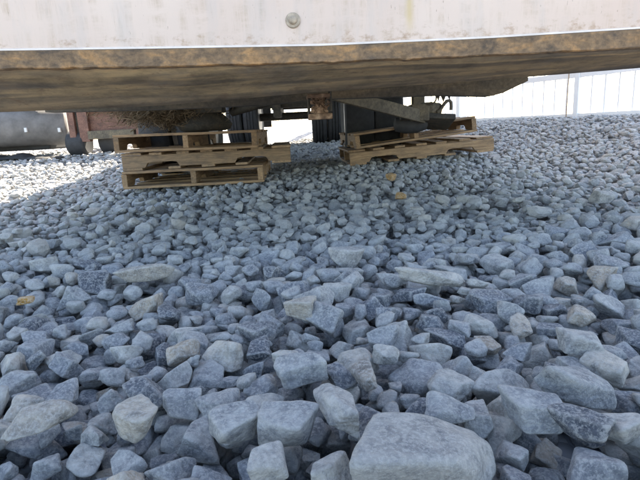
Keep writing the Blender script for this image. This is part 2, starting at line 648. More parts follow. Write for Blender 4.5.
NP_ = 26
protos = [Stone(rng) for _ in range(NP_)]
PV = {lod: [p.surf(ICO[lod][0]) for p in protos] for lod in (1, 2, 3, 4, 5)}


def rot(yaw, tx, ty):
    return np.array((Matrix.Rotation(tx, 3, 'X') @ Matrix.Rotation(ty, 3, 'Y') @ Matrix.Rotation(yaw, 3, 'Z')))


CELL = 0.006
X0, X1, Y0, Y1 = -7.4, 7.4, 0.2, 9.8
HX, HY = int((X1 - X0) / CELL), int((Y1 - Y0) / CELL)
cx = X0 + (np.arange(HX) + 0.5) * CELL
cy = Y0 + (np.arange(HY) + 0.5) * CELL
H = bed(cx[None, :], cy[:, None]).astype(np.float32)
HERO = np.zeros((HY, HX), bool)


def stamp(pts):
    """lower and upper height of a point cloud over the cells it covers, about its own centre"""
    ix = np.floor(pts[:, 0] / CELL + 0.5).astype(int)
    iy = np.floor(pts[:, 1] / CELL + 0.5).astype(int)
    ox, oy = ix.min(), iy.min()
    w_, h_ = ix.max() - ox + 1, iy.max() - oy + 1
    lo = np.full((h_, w_), 9.0, np.float32)
    hi = np.full((h_, w_), -9.0, np.float32)
    np.minimum.at(lo, (iy - oy, ix - ox), pts[:, 2])
    np.maximum.at(hi, (iy - oy, ix - ox), pts[:, 2])
    ok = lo < 8
    return ox, oy, np.where(ok, lo, 9), np.where(ok, hi, -9), ok


ORI = []
for p in range(NP_):
    ORI.append([rot(rng.uniform(0, 6.28), rng.normal(0, 0.24), rng.normal(0, 0.24)) for _ in range(9)])
SIZES = [0.034, 0.041, 0.048, 0.055, 0.063, 0.073, 0.086]
SW = np.array([0.19, 0.24, 0.22, 0.16, 0.10, 0.06, 0.03])
SWN = np.array([0.11, 0.16, 0.21, 0.21, 0.16, 0.10, 0.05])
STAMPS = {}


def get_stamp(p, o, k):
    key = (p, o, k)
    if key not in STAMPS:
        STAMPS[key] = stamp((PV[4][p] @ ORI[p][o].T) * SIZES[k])
    return STAMPS[key]


# the stones one can pick out in the photograph: pixel centre, pixel width and height, material, yaw, label
hero_spec = [
    (422, 458, 150, 96, 'stone_pale', 0.1, 'largest pale stone, a broad flat-topped block at the very front'),
    (341, 409, 40, 64, 'stone_pale', 0.3, 'upright pale stone leaning at the left end of the largest pale stone'),
    (300, 368, 48, 38, 'stone_grey', 0.1, 'squarish blue-grey block behind the row of small dark stones, left of centre'),
    (364, 374, 23, 40, 'stone_tan', 0.2, 'slim upright beige stone behind the leaning pale stone'),
    (448, 411, 48, 30, 'stone_grey', -0.1, 'grey flat-topped block touching the back of the largest pale stone'),
    (580, 424, 40, 50, 'stone_dark', 0.5, 'near-black stone with white scuffs near the right front edge'),
    (534, 410, 58, 40, 'stone_grey', -0.25, 'broad grey stone touching the left side of the near-black stone'),
    (620, 425, 42, 38, 'stone_pale', 0.4, 'pale angular stone right of the near-black stone'),
    (38, 420, 66, 34, 'stone_tan', 0.2, 'long tan slab lying flat near the left front edge'),
    (135, 420, 36, 46, 'stone_tan', 0.6, 'chunky pinkish-tan stone right of the long tan slab'),
    (582, 344, 42, 28, 'stone_pale', -0.2, 'pale stone standing out on the right behind the big flat-topped grey block'),
    (430, 277, 66, 20, 'stone_pale', -0.12, 'long pale slab lying across the middle of the gravel'),
    (147, 273, 56, 20, 'stone_tan', 0.1, 'long sandy slab in the middle left of the gravel'),
    (572, 384, 64, 50, 'stone_grey', 0.15, 'big flat-topped grey block behind the near-black stone'),
    (236, 426, 46, 44, 'stone_grey', 0.5, 'blunt grey block left of the big blue-grey block'),
    (288, 428, 56, 46, 'stone_grey', 0.0, 'big blue-grey block just left of the leaning pale stone'),
    (268, 464, 36, 42, 'stone_pale', 0.1, 'pale stone in front of the big blue-grey block at the bottom edge'),
    (348, 257, 28, 22, 'stone_pale', 0.5, 'pale flat-topped stone in the middle of the gravel below the right pallets'),
    (300, 308, 32, 24, 'stone_tan', -0.4, 'beige stone just left of the middle between blue-grey neighbours'),
    (601, 197, 16, 13, 'stone_pale', 0.3, 'lone pale stone far out on the right towards the fence'),
    (25, 300, 17, 10, 'stone_yellow', 0.0, 'bright yellow-orange pebble at the left edge'),
    (401, 196, 9, 7, 'stone_yellow', 0.2, 'small ochre pebble nearer the camera below the right pallets'),
    (391, 177, 8, 8, 'stone_yellow', 0.9, 'small ochre pebble close against the right pallets'),
]
heroes = []
for i, (px, py, pw, ph, mk, yaw, lab) in enumerate(hero_spec):
    r = np.random.default_rng(100 + i)
    d = ray(px, py)
    alpha = math.asin(-d.z)
    g = on_z(px, py, 0.02)
    for _ in range(4):
        g = on_z(px, py, float(terr(g.x, g.y)) + 0.032)
    dep = (g - EYE).dot(fwd)
    W, hs = pw / FPX * dep, ph / FPX * dep
    kk = 1.25 if ph < 1.2 * pw else 2.0
    Z = min(hs / (kk * math.sin(alpha) + math.cos(alpha) * 0.8), W * 0.9)
    Yd = min(kk * Z, W * 2.2)
    st = Stone(r, np.array([W, Yd, Z]) * 1.08, 0.12 if i == 0 else 0.2, 7 if mk == 'stone_yellow' else (15 if i == 0 else 17))
    Rm = rot(yaw, r.normal(0, 0.06), r.normal(0, 0.06))
    cz = g.z + 0.02 * Z
    if mk == 'stone_yellow':
        Z, Yd = W * 0.72, W * 0.9
        cz = g.z
    if i == 0:
        cz = g.z
    c = np.array([g.x, g.y, cz])
    s_ = stamp(st.surf(ICO[5][0]) @ Rm.T)
    ii, jj = int((c[1] - Y0) / CELL) + s_[1], int((c[0] - X0) / CELL) + s_[0]
    hh, ww = s_[2].shape
    i0, i1, j0, j1 = max(ii, 0), min(ii + hh, HY), max(jj, 0), min(jj + ww, HX)
    if i1 > i0 and j1 > j0:
        sl_ = (slice(i0 - ii, i1 - ii), slice(j0 - jj, j1 - jj))
        H[i0:i1, j0:j1] = np.where(s_[4][sl_], np.maximum(H[i0:i1, j0:j1], s_[3][sl_] + cz), H[i0:i1, j0:j1])
        HERO[i0:i1, j0:j1] |= s_[4][sl_]
    me = bpy.data.meshes.new('stone')
    vv, ff = ICO[5]
    me.from_pydata((st.surf(vv) @ Rm.T).tolist(), [], ff.tolist())
    me.polygons.foreach_set('use_smooth', [True] * len(ff))
    me.materials.append(MAT[mk])
    o = link('boulder' if i == 0 else ('pebble' if mk == 'stone_yellow' else 'loose_stone'), me)
    o.location = c
    o['rnd'] = float(r.uniform(0.05, 0.95))
    tag(o, lab, 'stone', 'single stones lying in the gravel')
    heroes.append(o)


# pour: every stone falls until it touches, the lowest of a few tries is kept
def density(y):
    return np.where(y < 2.6, 1080, np.where(y < 4.5, 820, 560))


placed = []
N_TRY = 90000
tx = rng.uniform(X0 + 0.1, X1 - 0.1, N_TRY * 3)
ty = rng.uniform(Y0 + 0.06, Y1 - 0.1, N_TRY * 3)
inside = (np.abs(tx) < 0.68 * ty + 1.0) & (0.866 * tx + 0.5 * ty < SF + 0.25)
tx, ty = tx[inside], ty[inside]
area_pp = (X1 - X0 - 0.2) * (Y1 - Y0 - 0.16) / (N_TRY * 3)
keep = rng.uniform(size=len(tx)) < density(ty) * area_pp
tx, ty = tx[keep], ty[keep]
n1 = len(tx)
fx = rng.uniform(-1.7, 1.7, 5000)
fy = rng.uniform(Y0 + 0.05, 2.0, 5000)
ins = np.abs(fx) < 0.68 * fy + 0.35
tx, ty = np.concatenate([tx, fx[ins]]), np.concatenate([ty, fy[ins]])
for q_, (x, y) in enumerate(zip(tx, ty)):
    fill = q_ >= n1                                      # a last pour of small stones closes the gaps in front
    p = int(rng.integers(NP_))
    k = int(rng.integers(0, 3)) if fill else int(rng.choice(7, p=SWN if y < 1.5 else SW)) if y < 5 else int(rng.integers(2, 6))
    best = None
    near = y < 5
    for trial in range(5 if near else 2):
        o = int(rng.integers(9))
        ox, oy, lo, hi, ok = get_stamp(p, o, k)
        xx = x + (rng.normal() * 0.022 if trial else 0)
        yy = y + (rng.normal() * 0.022 if trial else 0)
        i = int((yy - Y0) / CELL) + oy
        j = int((xx - X0) / CELL) + ox
        if i < 0 or j < 0 or i + lo.shape[0] > HY or j + lo.shape[1] > HX:
            continue
        sub = H[i:i + lo.shape[0], j:j + lo.shape[1]]
        hm = HERO[i:i + lo.shape[0], j:j + lo.shape[1]]
        if near and hm.any():
            if (hm & ok).sum() > (0.5 if fill else 0.22) * ok.sum():
                continue
            z = (np.where(hm, -9, sub) - lo).max()
        else:
            z = (sub - lo).max()
        sc = z + 0.25 * SIZES[k]
        if best is None or sc < best[0]:
            best = (sc, z, o, xx, yy, i, j, lo, hi, ok)
    if best is None:
        continue
    sc, z, o, xx, yy, i, j, lo, hi, ok = best
    z -= 0.15 * SIZES[k]
    lim = (-0.010 if fill else 0.016) if near else 0.028
    if z > terr(xx, yy) + lim:                           # the heap is full here
        continue
    sub = H[i:i + lo.shape[0], j:j + lo.shape[1]]
    np.maximum(sub, hi + np.float32(z), out=sub)
    placed.append((xx, yy, z, p, o, k))
# last, the deep holes left between the big stones in front take whatever small stone drops in
sub_y, sub_x = np.meshgrid(cy[:int((1.5 - Y0) / CELL)], cx, indexing='ij')
for round_ in range(2):
    deep = (H[:sub_y.shape[0]] < terr(sub_x, sub_y) - 0.050) & (np.abs(sub_x) < 0.68 * sub_y + 0.06) & (sub_y > 0.42)
    di, dj = np.nonzero(deep)
    for a_ in rng.permutation(len(di))[:6000]:
        i_, j_ = di[a_], dj[a_]
        if H[i_, j_] > terr(cx[j_], cy[i_]) - 0.050:
            continue
        p, o, k = int(rng.integers(NP_)), int(rng.integers(9)), int(rng.integers(0, 3))
        ox, oy, lo, hi, ok = get_stamp(p, o, k)
        i, j = i_ + oy, j_ + ox
        if i < 0 or j < 0 or i + lo.shape[0] > HY or j + lo.shape[1] > HX:
            continue
        z = float(H[i_, j_]) + 0.28 * SIZES[k]
        sub = H[i:i + lo.shape[0], j:j + lo.shape[1]]
        np.maximum(sub, hi + np.float32(z), out=sub)
        placed.append((cx[j_], cy[i_], z, p, o, k))
PL = np.array(placed)
print('stones poured', len(PL))

# which stones show largest: projected size, only those not buried
px_ = PL[:, 0]; py_ = PL[:, 1]; pz_ = PL[:, 2]
size = np.array(SIZES)[PL[:, 5].astype(int)]
rel = np.stack([px_, py_, pz_ - CAMZ], 1)
dep = rel @ np.array(fwd)
U = 320 + FPX * (rel @ np.array(rt)) / dep
V = 240 - FPX * (rel @ np.array(up)) / dep
inview = (U > -8) & (U < 648) & (V < 492) & (V > 100) & (dep > 0.1)
# buried if the heap at its centre stands clear above it
hc = H[((py_ - Y0) / CELL).astype(int).clip(0, HY - 1), ((px_ - X0) / CELL).astype(int).clip(0, HX - 1)]
show = hc - pz_ < 0.42 * size
score = size / np.maximum(dep, 0.2) * inview * np.where(show, 1.0, 0.0)
order = np.argsort(-score)
single = order[:300]
is_single = np.zeros(len(PL), bool)
is_single[single] = True

for lod in (5,):
    pm = []
    for p in range(NP_):
        me = bpy.data.meshes.new('stone')
        vv, ff = PV[lod][p], ICO[lod][1]
        me.from_pydata(vv.tolist(), [], ff.tolist())
        me.polygons.foreach_set('use_smooth', [True] * len(ff))
        me.materials.append(MAT['stone_o'])
        pm.append(me)
for a in single:
    x, y, z, p, o, k = PL[a]
    ob = bpy.data.objects.new('stone', pm[int(p)])
    C.objects.link(ob)
    ob.parent = ground
    M = Matrix(ORI[int(p)][int(o)].tolist()).to_4x4()
    ob.matrix_basis = Matrix.Translation((x, y, z)) @ M @ Matrix.Scale(SIZES[int(k)], 4)
    ob['rnd'] = float(rng.uniform())

# the rest as one part
Vs, Fs, Rn, Sm = [], [], [], []
base = 0
lodof = np.where((PL[:, 1] < 1.7) & (np.abs(PL[:, 0]) < 0.68 * PL[:, 1] + 0.15), 3, np.where(PL[:, 1] < 5.2, 2, 1))
rest = ~is_single
for lod in (3, 2, 1):
    for p in range(NP_):
        for o in range(9):
            idx = np.nonzero(rest & (lodof == lod) & (PL[:, 3] == p) & (PL[:, 4] == o))[0]
            if not len(idx):
                continue
            pv = PV[lod][p] @ ORI[p][o].T
            if lod == 1:
                pv = pv * 1.12
            v = pv[None] * size[idx][:, None, None] + PL[idx, :3][:, None, :]
            nv = pv.shape[0]
            f = ICO[lod][1][None] + (base + np.arange(len(idx)) * nv)[:, None, None]
            Vs.append(v.reshape(-1, 3))
            Fs.append(f.reshape(-1, 3))
            Sm.append(np.full(len(Fs[-1]), lod == 3))
            Rn.append(np.repeat(rng.uniform(size=len(idx)), nv))
            base += nv * len(idx)
Vs, Fs, Rn, Sm = np.concatenate(Vs), np.concatenate(Fs), np.concatenate(Rn), np.concatenate(Sm)
me = bpy.data.meshes.new('gravel')
me.vertices.add(len(Vs))
me.vertices.foreach_set('co', Vs.astype(np.float32).ravel())
me.loops.add(Fs.size)
me.loops.foreach_set('vertex_index', Fs.astype(np.int32).ravel())
me.polygons.add(len(Fs))
me.polygons.foreach_set('loop_start', np.arange(0, Fs.size, 3, dtype=np.int32))
me.polygons.foreach_set('use_smooth', Sm)
at_ = me.attributes.new('rnd', 'FLOAT', 'POINT')
at_.data.foreach_set('value', Rn.astype(np.float32))
me.update(calc_edges=True)
me.materials.append(MAT['stone_g'])
gr = link('gravel', me, ground)
gr['kind'] = 'stuff'
print('gravel tris', len(Fs))


def heap(x, y, r=0.25, q=90):
    i, j = int((y - Y0) / CELL), int((x - X0) / CELL)
    n = int(r / CELL)
    a = H[max(i - n, 0):i + n, max(j - n, 0):j + n]
    return float(np.percentile(a, q)) if a.size else float(terr(x, y))


# ------------------------------------------------------------------ the big trailer
TH = R(2.2)
AX = Vector((-math.sin(TH), math.cos(TH), 0))           # rearwards
UX = Vector((math.cos(TH), math.sin(TH), 0))            # across
PITCHT = math.tan(R(4.3))


def T(x, y, z):
    """x across, y rearwards of the nose, z above the sloping floor line (0.64 m at the nose)"""
    p = NOSE + UX * x + AX * y
    return Vector((p.x, p.y, 0.64 + PITCHT * y + z))


def face_pt(px, py, back=0.0):
    d = ray(px, py)
    n = AX
    t = ((NOSE + AX * back) - EYE).dot(n) / d.dot(n)
    return EYE + d * t


def interp(xs, ys, x):
    return float(np.interp(x, xs, ys))


trailer = empty('semi_trailer', (NOSE.x, NOSE.y, float(terr(NOSE.x, NOSE.y))))
tag(trailer, 'long white box trailer with its rusty nose propped low on wooden pallets', 'trailer')

HW = 1.30
# bottom edge of the white sheet and the lines below it, as they run across the nose
PXS = [-140, 0, 160, 320, 480, 640, 800]
E0 = [face_pt(x, y) for x, y in zip(PXS, [53, 50.5, 48.3, 45.6, 38.5, 28.5, 18])]
E1 = [face_pt(x, y, -0.012) for x, y in zip(PXS, [72, 69.5, 67, 62.5, 56, 48, 39.5])]
E2 = [face_pt(x, y, 0.22) for x, y in zip(PXS, [115, 110.5, 104, 90, 79, 66, 54])]


def edge(E, back, xs):
    """height of an edge at across-positions xs"""
    ex = [(p - NOSE).dot(UX) for p in E]
    return [interp(ex, [p.z for p in E], x) for x in xs]


XS = list(np.linspace(-HW, HW, 27))
Z0, Z1, Z2 = edge(E0, 0, XS), edge(E1, 0, XS), edge(E2, 0.22, XS)


def W2(x, y, z):
    p = NOSE + UX * x + AX * y
    return Vector((p.x, p.y, z))


TOP = 2.75
# front wall: two sheets lapped at a seam
fw = MB()
n = len(XS)
vs = []
for x, z in zip(XS, Z0):
    vs += [W2(x, 0, z), W2(x, 0, 0.64 + TOP), W2(x, 0.03, z), W2(x, 0.03, 0.64 + TOP)]
fs = []
for i in range(n - 1):
    a, b = 4 * i, 4 * i + 4
    fs += [(a, b, b + 1, a + 1), (a + 2, a + 3, b + 3, b + 2), (a, a + 2, b + 2, b), (a + 1, b + 1, b + 3, a + 3)]
fs += [(0, 1, 3, 2), (4 * n - 4, 4 * n - 2, 4 * n - 1, 4 * n - 3)]
fw.add(vs, fs)
front = fw.build('front_wall', MAT['front'], trailer)
# thin bright lip along the sheet's bottom edge
lip = MB()
for i in range(n - 1):
    a, b = XS[i], XS[i + 1]
    vs = []
    for x, z in ((a, Z0[i]), (b, Z0[i + 1])):
        vs += [W2(x, -0.003, z - 0.001), W2(x, -0.003, z + 0.004), W2(x, 0.002, z + 0.006), W2(x, 0.002, z - 0.001)]
    lip.add(vs, [(0, 4, 5, 1), (1, 5, 6, 2), (0, 3, 7, 4)])
lip.build('edge_trim', MAT['alu'], front)
# rusty bottom rail below it, a bent steel angle that bulges a little
rail = MB()
prof = [(0.0, 0.0), (-0.006, -0.02), (-0.007, -0.3), (-0.006, -0.62), (-0.007, -0.93), (-0.003, -1.0), (0.03, -1.0), (0.035, 0.0)]
vs, fs = [], []
rr = random.Random(3)
XR = list(np.linspace(-HW, HW, 260))
for x in XR:
    z0 = interp(XS, Z0, x) - 0.0015
    z1 = interp(XS, Z1, x)
    jit = 0.004 * mnoise.noise((x * 9, 0, 0)) + 0.0035 * mnoise.noise((x * 37, 3, 0))
    for q, (dy, t) in enumerate(prof):
        vs.append(W2(x, dy + (jit * (1 + 1.3 * mnoise.noise((x * 17, t * 5, 2))) if 0 < q < 6 else 0), z0 + (z0 - z1) * t + (0.8 * jit if t <= -0.9 else 0)))
m_ = len(prof)
for i in range(len(XR) - 1):
    for q in range(m_):
        fs.append((i * m_ + q, i * m_ + (q + 1) % m_, (i + 1) * m_ + (q + 1) % m_, (i + 1) * m_ + q))
rail.add(vs, fs)
rail.build('bottom_rail', MAT['rail'], trailer, smooth=40)
# coupler plate: slopes down and back from the rail to a rolled rear edge
pl = MB()
vs, fs = [], []
prof = [(0.018, 0.0), (0.07, 0.20), (0.13, 0.50), (0.19, 0.84), (0.215, 1.0), (0.23, 1.0), (0.235, 0.86)]
for x in XR:
    z1 = interp(XS, Z1, x) + 0.005
    z2 = interp(XS, Z2, x)
    for q, (y, t) in enumerate(prof):
        j = 0.010 * mnoise.noise((x * 2.6, y * 6, 5)) + 0.002 * mnoise.noise((x * 14, y * 20, 1))
        vs.append(W2(x, y, z1 + (z2 - z1) * t + (j if 0 < q < 4 else 0)))
m_ = len(prof)
for i in range(len(XR) - 1):
    for q in range(m_ - 1):
        fs.append((i * m_ + q, i * m_ + q + 1, (i + 1) * m_ + q + 1, (i + 1) * m_ + q))
pl.add(vs, fs)
plo = pl.build('coupler_plate', MAT['plate'], trailer, smooth=50)
plo.modifiers.new('thick', 'SOLIDIFY').thickness = 0.006
# second cross channel behind the plate, cut off at a slant on the right
SIL_X = [-160, 0, 160, 270, 320, 440, 492, 503, 528]
SIL_Y = [117, 114.5, 109.5, 104.5, 99, 95, 96, 93, 81]
cm = MB()
vs, fs = [], []
BK = 0.85
pts = [face_pt(a, b, BK) for a, b in zip(SIL_X, SIL_Y)]
for p in pts:
    x = (p - NOSE).dot(UX)
    x = max(x, -HW)
    for (dy, dz) in ((0, 0), (0, 0.13), (0.09, 0.13), (0.09, 0.0)):
        vs.append(W2(x, BK + dy, p.z + dz))
for i in range(len(pts) - 1):
    for q in range(4):
        fs.append((i * 4 + q, i * 4 + (q + 1) % 4, (i + 1) * 4 + (q + 1) % 4, (i + 1) * 4 + q))
fs += [(0, 1, 2, 3), tuple(4 * len(pts) - 4 + k for k in (3, 2, 1, 0))]
cm.add(vs, fs)
cm.build('cross_channel', MAT['channel'], trailer)
# torn hooks and flakes hanging under it at the right
for (a, b, l) in ((403, 92, 6), (437, 93, 8), (448, 93, 7), (442, 92, 10)):
    p = face_pt(a, b, BK + 0.05)
    k = l / FPX * 2.4
    fl = MB()
    fl.add([p + Vector((-k * .5, 0, .02)), p + Vector((k * .6, 0, .02)), p + Vector((0.01, 0.01, -k)), p + Vector((0, 0.03, 0.02))], [(0, 1, 2), (0, 2, 3), (1, 3, 2), (0, 3, 1)])
    fl.build('torn_flake', MAT['under'], trailer)
hk = MB()
p = face_pt(429, 92, BK + 0.06)
hk.tube([p + Vector((0.05 * math.sin(a) * 0.7, 0, -0.028 + 0.03 * math.cos(a))) for a in np.linspace(-0.4, 3.6, 10)], 0.004, 6)
hk.build('hanging_hook', MAT['under'], trailer, smooth=60)

# bolt on the front
bp = face_pt(293, 20.5)
bo = MB()
bo.lathe([(0.0, 0.021), (-0.003, 0.021), (-0.005, 0.019), (-0.0055, 0.012), (-0.009, 0.0115), (-0.0125, 0.009), (-0.014, 0.004)], bp + Vector((0, 0.0, 0)), 'y', 24)
bo.build('bolt', MAT['bolt'], trailer, smooth=40)
# body
LEN = 8.6


def slab(name, mat, corners, th, parent=trailer):
    a, b, c, d = [Vector(q) for q in corners]
    nrm = (b - a).cross(d - a).normalized() * th
    mb = MB()
    mb.add([a, b, c, d, a + nrm, b + nrm, c + nrm, d + nrm], [(3, 2, 1, 0), (4, 5, 6, 7), (0, 1, 5, 4), (1, 2, 6, 5), (2, 3, 7, 6), (3, 0, 4, 7)])
    return mb.build(name, mat, parent)


slab('side_wall', MAT['front'], [T(-HW, 0.032, 0.02), T(-HW, 0.032, TOP - 0.01), T(-HW, LEN, TOP - 0.01), T(-HW, LEN, 0.02)], 0.03)
slab('side_wall', MAT['front'], [T(HW, 0.032, 0.02), T(HW, LEN, 0.02), T(HW, LEN, TOP - 0.01), T(HW, 0.032, TOP - 0.01)], 0.03)
slab('roof', MAT['roofm'], [T(-HW, 0.0, TOP), T(HW, 0, TOP), T(HW, LEN, TOP), T(-HW, LEN, TOP)], 0.04)
slab('floor', MAT['under'], [T(-HW + .04, 0.05, 0.10), T(HW - .04, 0.05, 0.10), T(HW - .04, LEN, 0.10), T(-HW + .04, LEN, 0.10)], 0.05)
for sx in (-1, 1):
    slab('rear_door', MAT['front'], [T(sx * 0.65 - .63, LEN + .003, 0.05), T(sx * 0.65 + .63, LEN + .003, 0.05), T(sx * 0.65 + .63, LEN + .003, TOP - .05), T(sx * 0.65 - .63, LEN + .003, TOP - .05)], -0.04)
for y in np.arange(1.3, LEN, 0.42):
    mb = MB(lambda p: T(*p))
    mb.box((0, y, 0.045), (2 * HW - 0.1, 0.05, 0.10))
    mb.build('crossmember', MAT['under'], trailer)
for sx in (-1, 1):
    mb = MB(lambda p: T(*p))
    mb.box((sx * 0.46, LEN * 0.5 + 1.6, -0.075), (0.09, LEN - 3.6, 0.14))
    mb.build('frame_rail', MAT['under'], trailer)

# kingpin housing, rusty, below the plate in the middle
kb = empty('kingpin', (0, 0, 0))
kb.parent = trailer
kp = face_pt(320, 104, 0.62)
sc_ = (kp - EYE).dot(fwd) / FPX
kb.matrix_basis = Matrix.Translation(kp - trailer.matrix_world.translation)


def kmb():
    return MB(lambda p: kp + UX * (p.x * sc_) + Vector((0, 0, p.y * sc_)) + AX * (p.z * sc_))


def kbuild(mb, name, mat, **k):
    off = kp
    me = mb.mesh(name, mat, k.get('bevel', 0), k.get('smooth'), off)
    return link(name, me, kb)


a = kmb(); a.box((0, -12, 12), (24, 6, 26)); kbuild(a, 'lower_plate', MAT['kingpin'], bevel=0.004)
a = kmb(); a.box((-1, 8, 12), (23, 4, 26)); kbuild(a, 'upper_plate', MAT['kingpin'], bevel=0.004)
a = kmb(); a.box((11, 6, 10), (2.4, 28, 20)); kbuild(a, 'side_plate', MAT['under'], bevel=0.003)
a = kmb(); a.box((-11, -2, 14), (2.4, 16, 18)); kbuild(a, 'side_plate', MAT['under'], bevel=0.003)
a = kmb(); a.lathe([(-9.0, 7), (-4, 7.2), (-1, 5.2), (3, 5.2), (6.2, 8)], (0, 0, 8), 'y', 20); kbuild(a, 'pin', MAT['kingpin'], smooth=40)
a = kmb()
rr = random.Random(5)
for i in range(60):
    x, y = rr.uniform(-9, 9), rr.uniform(-8, 6)
    s = rr.uniform(0.8, 2.4)
    a.box((x, y, rr.uniform(-0.5, 2)), (s, s * rr.uniform(.5, 1.4), s), Matrix.Rotation(rr.uniform(0, 3), 3, Vector((rr.random(), rr.random(), rr.random())).normalized()))
kbuild(a, 'rust_flakes', MAT['kingpin'])

# axle with dual wheels
AXY = 7.25
ac = W2(-0.02, AXY, 0)
az = float(terr(ac.x, ac.y)) + 0.50
mb = MB()
mb.tube([ac + UX * -1.1 + Vector((0, 0, az)), ac + UX * 1.1 + Vector((0, 0, az))], 0.065, 14)
mb.build('axle', MAT['under'], trailer, smooth=40)
mb = MB()
mb.tube([ac + UX * -0.55 + AX * .3 + Vector((0, 0, az + .16)), ac + UX * 0.55 + AX * .3 + Vector((0, 0, az + .16))], 0.04, 10)
mb.box(ac + Vector((-0.27, -0.3, az + 0.30)), (0.92, 0.14, 0.34))
mb.build('suspension_beam', MAT['under'], trailer)
for sx in (-0.42, 0.4):
    mb = MB()
    mb.box(ac + UX * sx + Vector((0, 0, az + 0.1)), (0.12, 1.0, 0.24))
    mb.build('spring_hanger', MAT['under'], trailer, bevel=0.01)
for sx in (-1.13, -0.86, 0.26, 0.52, 0.86, 1.18):
    c = ac + UX * sx + Vector((0, 0, az))
    mb = MB()
    mb.lathe([(-0.11, 0.30), (-0.125, 0.40), (-0.125, 0.455), (-0.10, 0.49), (-0.06, 0.50), (-0.058, 0.488), (-0.04, 0.488), (-0.038, 0.5), (-0.012, 0.5), (-0.01, 0.488), (0.01, 0.488), (0.012, 0.5), (0.038, 0.5), (0.04, 0.488), (0.058, 0.488), (0.06, 0.50), (0.10, 0.49), (0.125, 0.455), (0.125, 0.40), (0.11, 0.30)], c, 'x', 40)
    ty_ = mb.build('wheel', MAT['tyre'], trailer, smooth=30)
    mb = MB()
    mb.lathe([(-0.115, 0.29), (-0.09, 0.26), (-0.02, 0.22), (-0.02, 0.08), (-0.08, 0.07), (0.08, 0.07), (0.02, 0.08), (0.02, 0.22), (0.09, 0.26), (0.115, 0.29)], c, 'x', 32)
    rim = mb.mesh('rim', MAT['rim'], 0, 35)
    ro = link('rim', rim, ty_)
    ro.matrix_basis = Matrix.Translation(-trailer.matrix_world.translation)
# a second, smaller pair of dual wheels further forward, behind the landing legs
for px_w, Yw, rw in ((176, 4.75, 0.40), (210, 4.75, 0.40), (362, 5.0, 0.40), (388, 5.0, 0.40)):
    x = (px_w - 320) / FPX * Yw
    c = Vector((x, Yw, float(terr(x, Yw)) + rw + 0.02))
    mb = MB()
    q_ = rw / 0.5
    mb.lathe([(t_, r_ * q_) for t_, r_ in ((-0.11, 0.30), (-0.135, 0.38), (-0.14, 0.43), (-0.125, 0.47), (-0.09, 0.492), (-0.03, 0.50), (0.03, 0.50), (0.09, 0.492), (0.125, 0.47), (0.14, 0.43), (0.135, 0.38), (0.11, 0.30))], c, 'x', 40)
    ty_ = mb.build('wheel', MAT['tyre'], trailer, smooth=30)
    mb = MB()
    mb.lathe([(t_, r_ * q_) for t_, r_ in ((-0.115, 0.29), (-0.09, 0.26), (-0.02, 0.22), (-0.02, 0.08), (0.02, 0.08), (0.02, 0.22), (0.09, 0.26), (0.115, 0.29))], c, 'x', 32)
    ro = link('rim', mb.mesh('rim', MAT['rim'], 0, 35), ty_)
    ro.matrix_basis = Matrix.Translation(-trailer.matrix_world.translation)
for sx in (-0.9, 0.8):
    p = ac + UX * sx + AX * 0.75
    mb = MB()
    mb.box(p + Vector((0, 0, az + 0.15)), (0.62, 0.012, 0.62))
    mb.build('mud_flap', MAT['mat'], trailer)


# ------------------------------------------------------------------ pallets
def board_mesh(L_, w_, h_, seed, mat):
    r = random.Random(seed)
    mb = MB()
    nseg = 5
    vs, fs = [], []
    for i in range(nseg + 1):
        x = -L_ / 2 + L_ * i / nseg
        j = r.uniform(-1, 1) * 0.002
        e0, e1 = r.uniform(-.002, .002), r.uniform(-.002, .002)
        vs += [(x, -w_ / 2 + e0, -h_ / 2 + j), (x, w_ / 2 + e1, -h_ / 2 + j), (x, w_ / 2 + e1, h_ / 2 + j), (x, -w_ / 2 + e0, h_ / 2 + j)]
    for i in range(nseg):
        for q in range(4):
            fs.append((i * 4 + q, i * 4 + (q + 1) % 4, (i + 1) * 4 + (q + 1) % 4, (i + 1) * 4 + q))
    fs += [(3, 2, 1, 0), tuple(nseg * 4 + q for q in range(4))]
    mb.add(vs, fs)
    return mb.mesh('board', mat, 0.002)


def stringer_mesh(L_, w_, h_, mat):
    t = h_ / 2
    poly = [(-L_ / 2, -t), (-L_ / 2 + 0.16, -t), (-L_ / 2 + 0.18, -t + 0.032), (-L_ / 2 + 0.21, -t + 0.038), (-L_ / 2 + 0.36, -t + 0.038), (-L_ / 2 + 0.39, -t + 0.032), (-L_ / 2 + 0.41, -t),
            (L_ / 2 - 0.41, -t), (L_ / 2 - 0.39, -t + 0.032), (L_ / 2 - 0.36, -t + 0.038), (L_ / 2 - 0.21, -t + 0.038), (L_ / 2 - 0.18, -t + 0.032), (L_ / 2 - 0.16, -t), (L_ / 2, -t), (L_ / 2, t), (-L_ / 2, t)]
    mb = MB()
    mb.prism(poly, -w_ / 2, w_ / 2, 'y')
    return mb.mesh('stringer', mat, 0.002)


PW, PLN, SH, BT = 1.016, 1.219, 0.088, 0.018            # deck width, stringer length, stringer height, board thickness
PH = SH + 2 * BT
BM = {}
for mk in ('wood', 'wood_grey'):
    BM[mk] = ([board_mesh(PW, wd, BT, 20 + i, MAT[mk]) for i, wd in enumerate((0.14, 0.09, 0.095, 0.088, 0.13))], stringer_mesh(PLN, 0.038, SH, MAT[mk]))


